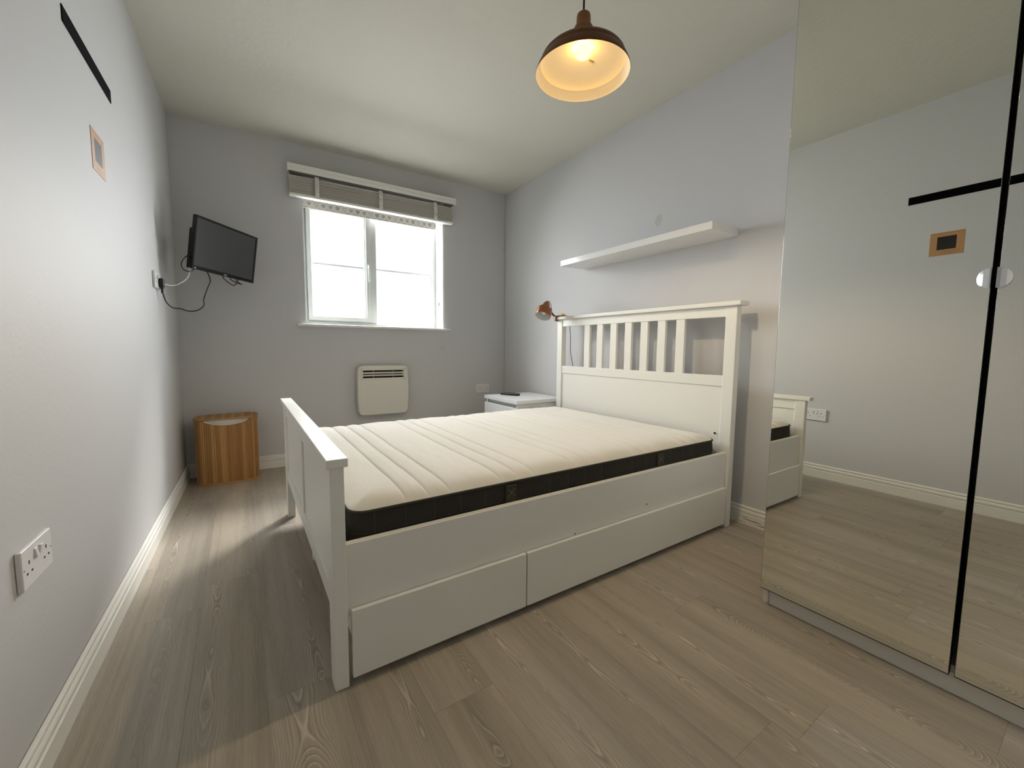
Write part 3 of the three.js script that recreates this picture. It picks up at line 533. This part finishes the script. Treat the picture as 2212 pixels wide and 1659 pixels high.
// ------------------------------------------------------------------ bamboo laundry hamper
{
  const t = thing('laundry_hamper', 'bamboo slatted laundry hamper with lid and white liner in the corner', 'hamper', [0.302, 0, 0.163], 0.0);
  const a = 0.181, b = 0.122, r = 0.085, hgt = 0.445;
  const ring = (grow, n) => { // rounded rectangle outline, n points, starting mid front
    const A = a + grow, Bz = b + grow, R = r + grow, out = [], seg = [[A - R, 0], [Math.PI / 2 * R, 1], [2 * (Bz - R), 2], [Math.PI / 2 * R, 3], [2 * (A - R), 4], [Math.PI / 2 * R, 5], [2 * (Bz - R), 6], [Math.PI / 2 * R, 7], [A - R, 8]], tot = seg.reduce((s, q) => s + q[0], 0);
    for (let i = 0; i < n; i++) {
      let s = i / n * tot, k = 0; while (k < 8 && s > seg[k][0]) s -= seg[k++][0]; const g = s / R, c = Math.cos(g), sn = Math.sin(g);
      out.push([[s, Bz], [A - R + R * sn, Bz - R + R * c], [A, Bz - R - s], [A - R + R * c, -(Bz - R) - R * sn], [A - R - s, -Bz], [-(A - R) - R * sn, -(Bz - R) - R * c], [-A, -(Bz - R) + s], [-(A - R) - R * c, Bz - R + R * sn], [-(A - R) + s, Bz]][k]);
    }
    return out;
  };
  const tones = ['#a97d47', '#a07340', '#b3884f', '#a67a46', '#ba9059', '#99703f'];
  const NS = 84, PS = 5, n = NS * PS, o = ring(0, n);
  const topAt = (x, z) => z > b - 0.03 ? hgt - 0.034 * Math.pow(clamp(1 - (x / 0.125) ** 2, 0, 1), 0.8) : hgt;
  const pos = [], col = [], idx = [], uv = [], c = new THREE.Color();
  const lift = (k) => [0.0, 0.0022, 0.0028, 0.0022, 0.0][k];
  for (let i = 0; i < n; i++) {
    const sl = Math.floor(i / PS), k = i % PS, [x0, z0] = o[i], [x1, z1] = o[(i + 1) % n], dx = x1 - x0, dz = z1 - z0, l = Math.hypot(dx, dz), nx = -dz / l * -1, nz = dx / l * -1;
    const base = pos.length / 3; c.set(tones[Math.floor(hash2(sl, 5) * 6)]);
    const grow = (q) => { const s = lift(q); return s; };
    for (const [[x, z], q] of [[o[i], k], [o[(i + 1) % n], (k + 1) % PS === 0 ? 0 : k + 1]]) {
      const out = grow(q), top = topAt(x, z);
      for (let j = 0; j <= 10; j++) { const y = 0.012 + (top - 0.012) * j / 10, v = 0.94 + 0.12 * hash2(sl * 3 + (j >> 1), sl); const ox = Math.abs(x) > a - 0.05 ? Math.sign(x) : 0, oz = z > 0 ? 1 : -1; pos.push(x + (Math.abs(z) < b - r ? Math.sign(x) : x / a * 0.6) * out * 0.6, y, z + (Math.abs(z) < b - r ? 0 : oz) * out); col.push(c.r * v, c.g * v, c.b * v); uv.push(i / n, j / 10); }
    }
    for (let j = 0; j < 10; j++) { const p = base + j, q = base + 11 + j; idx.push(p, q, p + 1, q, q + 1, p + 1); }
  }
  const g = new THREE.BufferGeometry(); g.setAttribute('position', new THREE.Float32BufferAttribute(pos, 3)); g.setAttribute('color', new THREE.Float32BufferAttribute(col, 3)); g.setAttribute('uv', new THREE.Float32BufferAttribute(uv, 2)); g.setIndex(idx); g.computeVertexNormals();
  part('slatted_body', g, new THREE.MeshPhysicalMaterial({ vertexColors: true, roughness: 0.5 }), t).userData.kind = 'stuff';
  const flatRing = (grow, y0, y1, hole) => { const s = new THREE.Shape(ring(grow, 120).map(([x, z]) => new THREE.Vector2(x, -z))); if (hole) s.holes.push(new THREE.Path(ring(hole, 120).map(([x, z]) => new THREE.Vector2(x, -z)))); return new THREE.ExtrudeGeometry(s, { depth: y1 - y0 - 0.002, bevelEnabled: true, bevelThickness: 0.001, bevelSize: 0.001, bevelSegments: 2 }).rotateX(-Math.PI / 2).translate(0, y0 + 0.001, 0); };
  const bam = std('#b08650', 0.5);
  part('base_band', flatRing(0.0045, 0.0, 0.014), bam, t);
  // liner: cloth bag folded over the rim, showing in the scooped front
  const lp = [], li = [], lu = [], lo = ring(-0.006, 160);
  lo.forEach(([x, z], i) => { for (let j = 0; j <= 4; j++) { const y = mixn(0.30, hgt + 0.003, j / 4); lp.push(x, y, z - (z > 0 ? 0.004 * Math.sin(j * 1.3 + i * 0.2) : 0)); lu.push(i / 160, j / 4); } });
  for (let i = 0; i < 160; i++) for (let j = 0; j < 4; j++) { const p = i * 5 + j, q = ((i + 1) % 160) * 5 + j; li.push(p, q, p + 1, q, q + 1, p + 1); }
  const lg = new THREE.BufferGeometry(); lg.setAttribute('position', new THREE.Float32BufferAttribute(lp, 3)); lg.setAttribute('uv', new THREE.Float32BufferAttribute(lu, 2)); lg.setIndex(li); lg.computeVertexNormals();
  const liner = part('liner', lg, M.liner, t); M.liner.side = THREE.DoubleSide;
  const hem = []; for (let k = 0; k <= 24; k++) { const x = -0.123 + 0.246 * k / 24; hem.push([x, topAt(x, b) + 0.001, b + 0.0025]); }
  part('hem', tube(hem, 0.0045, 48, 8), M.liner, liner);
  // lid, slightly raised at the right and tipped back
  const lid = partGroup('lid', t); lid.position.y = hgt + 0.003; lid.rotation.z = 0.012; lid.rotation.x = -0.01;
  part('rim', flatRing(0.006, 0.0, 0.007), bam, lid);
  const NL = 26; for (let k = 0; k < NL; k++) {
    const x0 = -a - 0.005 + k * (2 * a + 0.01) / NL, x1 = x0 + (2 * a + 0.01) / NL - 0.0008, xm = Math.max(Math.abs(x0), Math.abs(x1)), R = r + 0.006, A = a + 0.006, zz = xm < A - R ? b + 0.006 : b + 0.006 - R + Math.sqrt(Math.max(0, R * R - (xm - (A - R)) ** 2));
    part('lid_slat', bb(x0, x1, 0.0068, 0.0105, -zz, zz, 0.001, 1), std(tones[(k * 7 + (k >> 1)) % 6], 0.5), lid);
  }
}

// ------------------------------------------------------------------ copper clamp lamp on the headboard
{
  const t = thing('clamp_lamp', 'small copper clip-on lamp at the far end of the headboard', 'lamp', [2.574, 1.207, 1.09]);
  const ax = V([-0.47, -0.84, 0.2]).normalize(), rim = V([2.386, 1.205, 1.10]).sub(t.position);
  const q = new THREE.Quaternion().setFromUnitVectors(new THREE.Vector3(0, -1, 0), ax);
  const place = (g) => g.applyQuaternion(q).translate(rim.x, rim.y, rim.z);          // local y: up the shade from the rim
  part('shade', place(lathe([[0.060, 0], [0.0612, 0.001], [0.0608, 0.03], [0.0602, 0.062], [0.0592, 0.0655], [0.0565, 0.0678], [0.046, 0.072], [0.034, 0.0755], [0.030, 0.076]], 64)), M.copper, t);
  part('shade_lining', place(lathe([[0.028, 0.0735], [0.045, 0.0700], [0.0555, 0.0658], [0.0582, 0.062], [0.059, 0.03], [0.0595, 0.0005]], 64)), std('#e3e6e4', 0.4), t);
  part('lamp_holder', place(lathe([[0.0, 0.073], [0.030, 0.074], [0.031, 0.077], [0.031, 0.098], [0.029, 0.101], [0.027, 0.101], [0.027, 0.112], [0.0245, 0.115], [0.022, 0.115], [0.022, 0.124], [0.018, 0.128], [0.014, 0.129], [0.013, 0.138], [0.0, 0.139]], 48)), M.copper, t);
  part('holder_band', place(lathe([[0.0315, 0.078], [0.0322, 0.080], [0.0322, 0.088], [0.0315, 0.090]], 48)), std('#8d7a68', 0.5), t);
  part('bulb', place(lathe([[0.012, 0.07], [0.016, 0.055], [0.021, 0.045], [0.021, 0.032], [0.015, 0.021], [0.0, 0.017]], 32)), std('#eef0ee', 0.3), t);
  const neck = new THREE.Vector3(0, 0.085, 0).applyQuaternion(q).add(rim);
  const joint = V([2.516, 1.213, 1.088]).sub(t.position);
  part('arm', tube([[neck.x + 0.025, neck.y - 0.012, neck.z], [(neck.x + joint.x) / 2 + 0.012, (neck.y + joint.y) / 2 - 0.004, (neck.z + joint.z) / 2], [joint.x, joint.y, joint.z]], 0.006, 20, 10), M.brass, t);
  part('clamp', [bb(-0.058, 0.050, 0.0002, 0.006, -0.016, 0.016, 0.002), bb(-0.058, -0.0455, -0.030, 0.005, -0.010, 0.010, 0.003), bb(-0.058, -0.026, -0.0345, -0.0265, -0.010, 0.010, 0.002)], M.brass, t);
  part('clamp_knob', cyl(0.0135, 0.0135, 0.05, 28).rotateZ(Math.PI / 2).rotateY(0.25).translate(0.018, 0.0195, 0.0), std('#e8cf9a', 0.3, { metalness: 1 }), t);
  const top = new THREE.Vector3(0, 0.137, 0).applyQuaternion(q).add(rim);
  part('cord', [tube([[top.x, top.y, top.z], [top.x + 0.016, top.y + 0.006, top.z], [top.x + 0.032, top.y - 0.02, top.z + 0.004], [top.x + 0.040, top.y - 0.07, top.z + 0.01], [top.x + 0.043, 0.011, top.z + 0.014], [-0.01, 0.010, 0.015], [0.049, 0.011, 0.02], [0.052, -0.03, 0.045], [0.054, -0.14, 0.065], [0.056, -0.28, 0.07], [0.066, -0.40, 0.09], [0.068, -0.7, 0.085]], 0.0024, 120, 8)], M.cordGrey, t);
}

// ------------------------------------------------------------------ pendant lamp, lit
{
  const px = 1.497, pz = 2.467, y0 = 1.958, K = 1.135;          // K: the shade is 34 cm across
  const t = thing('pendant_lamp', 'bronze dome pendant lamp hanging from the ceiling, lit', 'lamp', [px, y0, pz]); t.scale.setScalar(K);
  const dome = (rk, hk, hh, k, n = 14) => [...Array(n).keys()].map((i) => { const a = i / n * 1.42; return [Math.max(0.03, rk * Math.cos(a)) - k, hk + (hh - hk) * Math.sin(a) - k]; });
  part('shade', lathe([[0.1500, 0.0], [0.1512, 0.0008], [0.1502, 0.005], [0.1462, 0.0155], [0.1405, 0.0265], [0.1380, 0.0300], ...dome(0.1362, 0.032, 0.086, 0).filter((p) => p[0] > 0.044), [0.0415, 0.0838]], 96), M.bronze, t);
  part('shade_lining', lathe([[0.0, 0.124], [0.020, 0.1235], [0.0285, 0.112], [0.034, 0.095], [0.037, 0.0845], [0.040, 0.0815], ...dome(0.1362, 0.032, 0.086, 0.0022).reverse().filter((p) => p[0] > 0.042), [0.1352, 0.0285], [0.1390, 0.0245], [0.1445, 0.0148], [0.1486, 0.005], [0.1499, 0.0004]], 96), M.enamel, t);
  part('lamp_cap', lathe([[0.0405, 0.0825], [0.046, 0.0845], [0.044, 0.092], [0.036, 0.112], [0.0325, 0.130], [0.031, 0.136], [0.0275, 0.142], [0.0240, 0.147], [0.0228, 0.151], [0.0222, 0.172], [0.0205, 0.179], [0.014, 0.1845], [0.006, 0.186], [0.005, 0.193], [0.0, 0.193]], 48), std('#8a5c36', 0.5, { metalness: 0.4 }), t);
  part('bulb_holder', lathe([[0.0, 0.122], [0.018, 0.121], [0.018, 0.112], [0.014, 0.108], [0.0, 0.108]], 32), M.enamel, t);
  part('bulb', lathe([[0.0, 0.046], [0.011, 0.0475], [0.021, 0.054], [0.0265, 0.065], [0.0275, 0.074], [0.0255, 0.084], [0.019, 0.097], [0.0145, 0.105], [0.0135, 0.109]], 40), new THREE.MeshPhysicalMaterial({ color: 0xfff1d0, roughness: 0.4, emissive: new THREE.Color(1.0, 0.64, 0.19), emissiveIntensity: 3.0 }), t);
  part('sticker', aim(bb(-0.0085, 0.0085, -0.0004, 0.0004, -0.003, 0.003, 0).rotateY(1.15), [-0.42, -1, 0.17]).translate(0.0608, 0.0755, -0.0234), std('#8c8248', 0.6), t);
  part('cord', tube([[0, 0.19, 0], [0.001, 0.4, 0], [0, (H - y0) / K - 0.03, 0]], 0.0032, 20, 10), M.cordBrown, t);
  part('ceiling_rose', lathe([[0, -0.034], [0.012, -0.033], [0.04, -0.02], [0.045, 0], [0, 0]], 40).translate(0, (H - y0) / K, 0), M.bronze, t);
  const warm = new THREE.Color(1.0, 0.77, 0.48);
  const inside = new THREE.PointLight(new THREE.Color(1.0, 0.58, 0.13), 0.03, 0, 2); inside.name = 'pendant_bulb_glow'; inside.position.set(px, y0 + 0.080, pz); inside.castShadow = true; inside.shadow.radius = 1.3; scene.add(inside);
  const light = new THREE.SpotLight(warm, LAMP, 0, 1.28, 0.3, 2); light.name = 'pendant_bulb_light'; light.position.set(px, y0 + 0.042, pz); light.target.position.set(px, 0, pz); scene.add(light.target); light.castShadow = true; light.shadow.radius = 1.2; scene.add(light);
}

// ------------------------------------------------------------------ door behind the camera (mirrored by the television)
{
  const d = structGroup('door_1'); d.position.set(1.05, 0, ZN - 0.004);
  part('leaf', bb(0.07, 0.83, 0.008, 1.985, -0.036, 0, 0.003), M.trim, d);
  for (const [a, b] of [[0.17, 0.42], [0.48, 0.73]]) for (const [c, e] of [[0.2, 0.75], [0.85, 1.35], [1.45, 1.85]]) part('raised_panel', bb(a, b, c, e, -0.044, -0.034, 0.006), M.trim, d);
  part('architrave', [bb(0, 0.066, 0, 2.06, -0.045, 0, 0.004), bb(0.834, 0.9, 0, 2.06, -0.045, 0, 0.004), bb(0, 0.9, 1.994, 2.06, -0.045, 0, 0.004)], M.trim, d);
  part('door_handle', [bb(0.75, 0.79, 0.93, 1.10, -0.042, -0.036, 0.003), bb(0.66, 0.775, 1.025, 1.043, -0.085, -0.070, 0.007), bb(0.762, 0.778, 1.026, 1.042, -0.08, -0.04, 0.006)], M.chrome, d);
}

renderer.render(scene, camera);
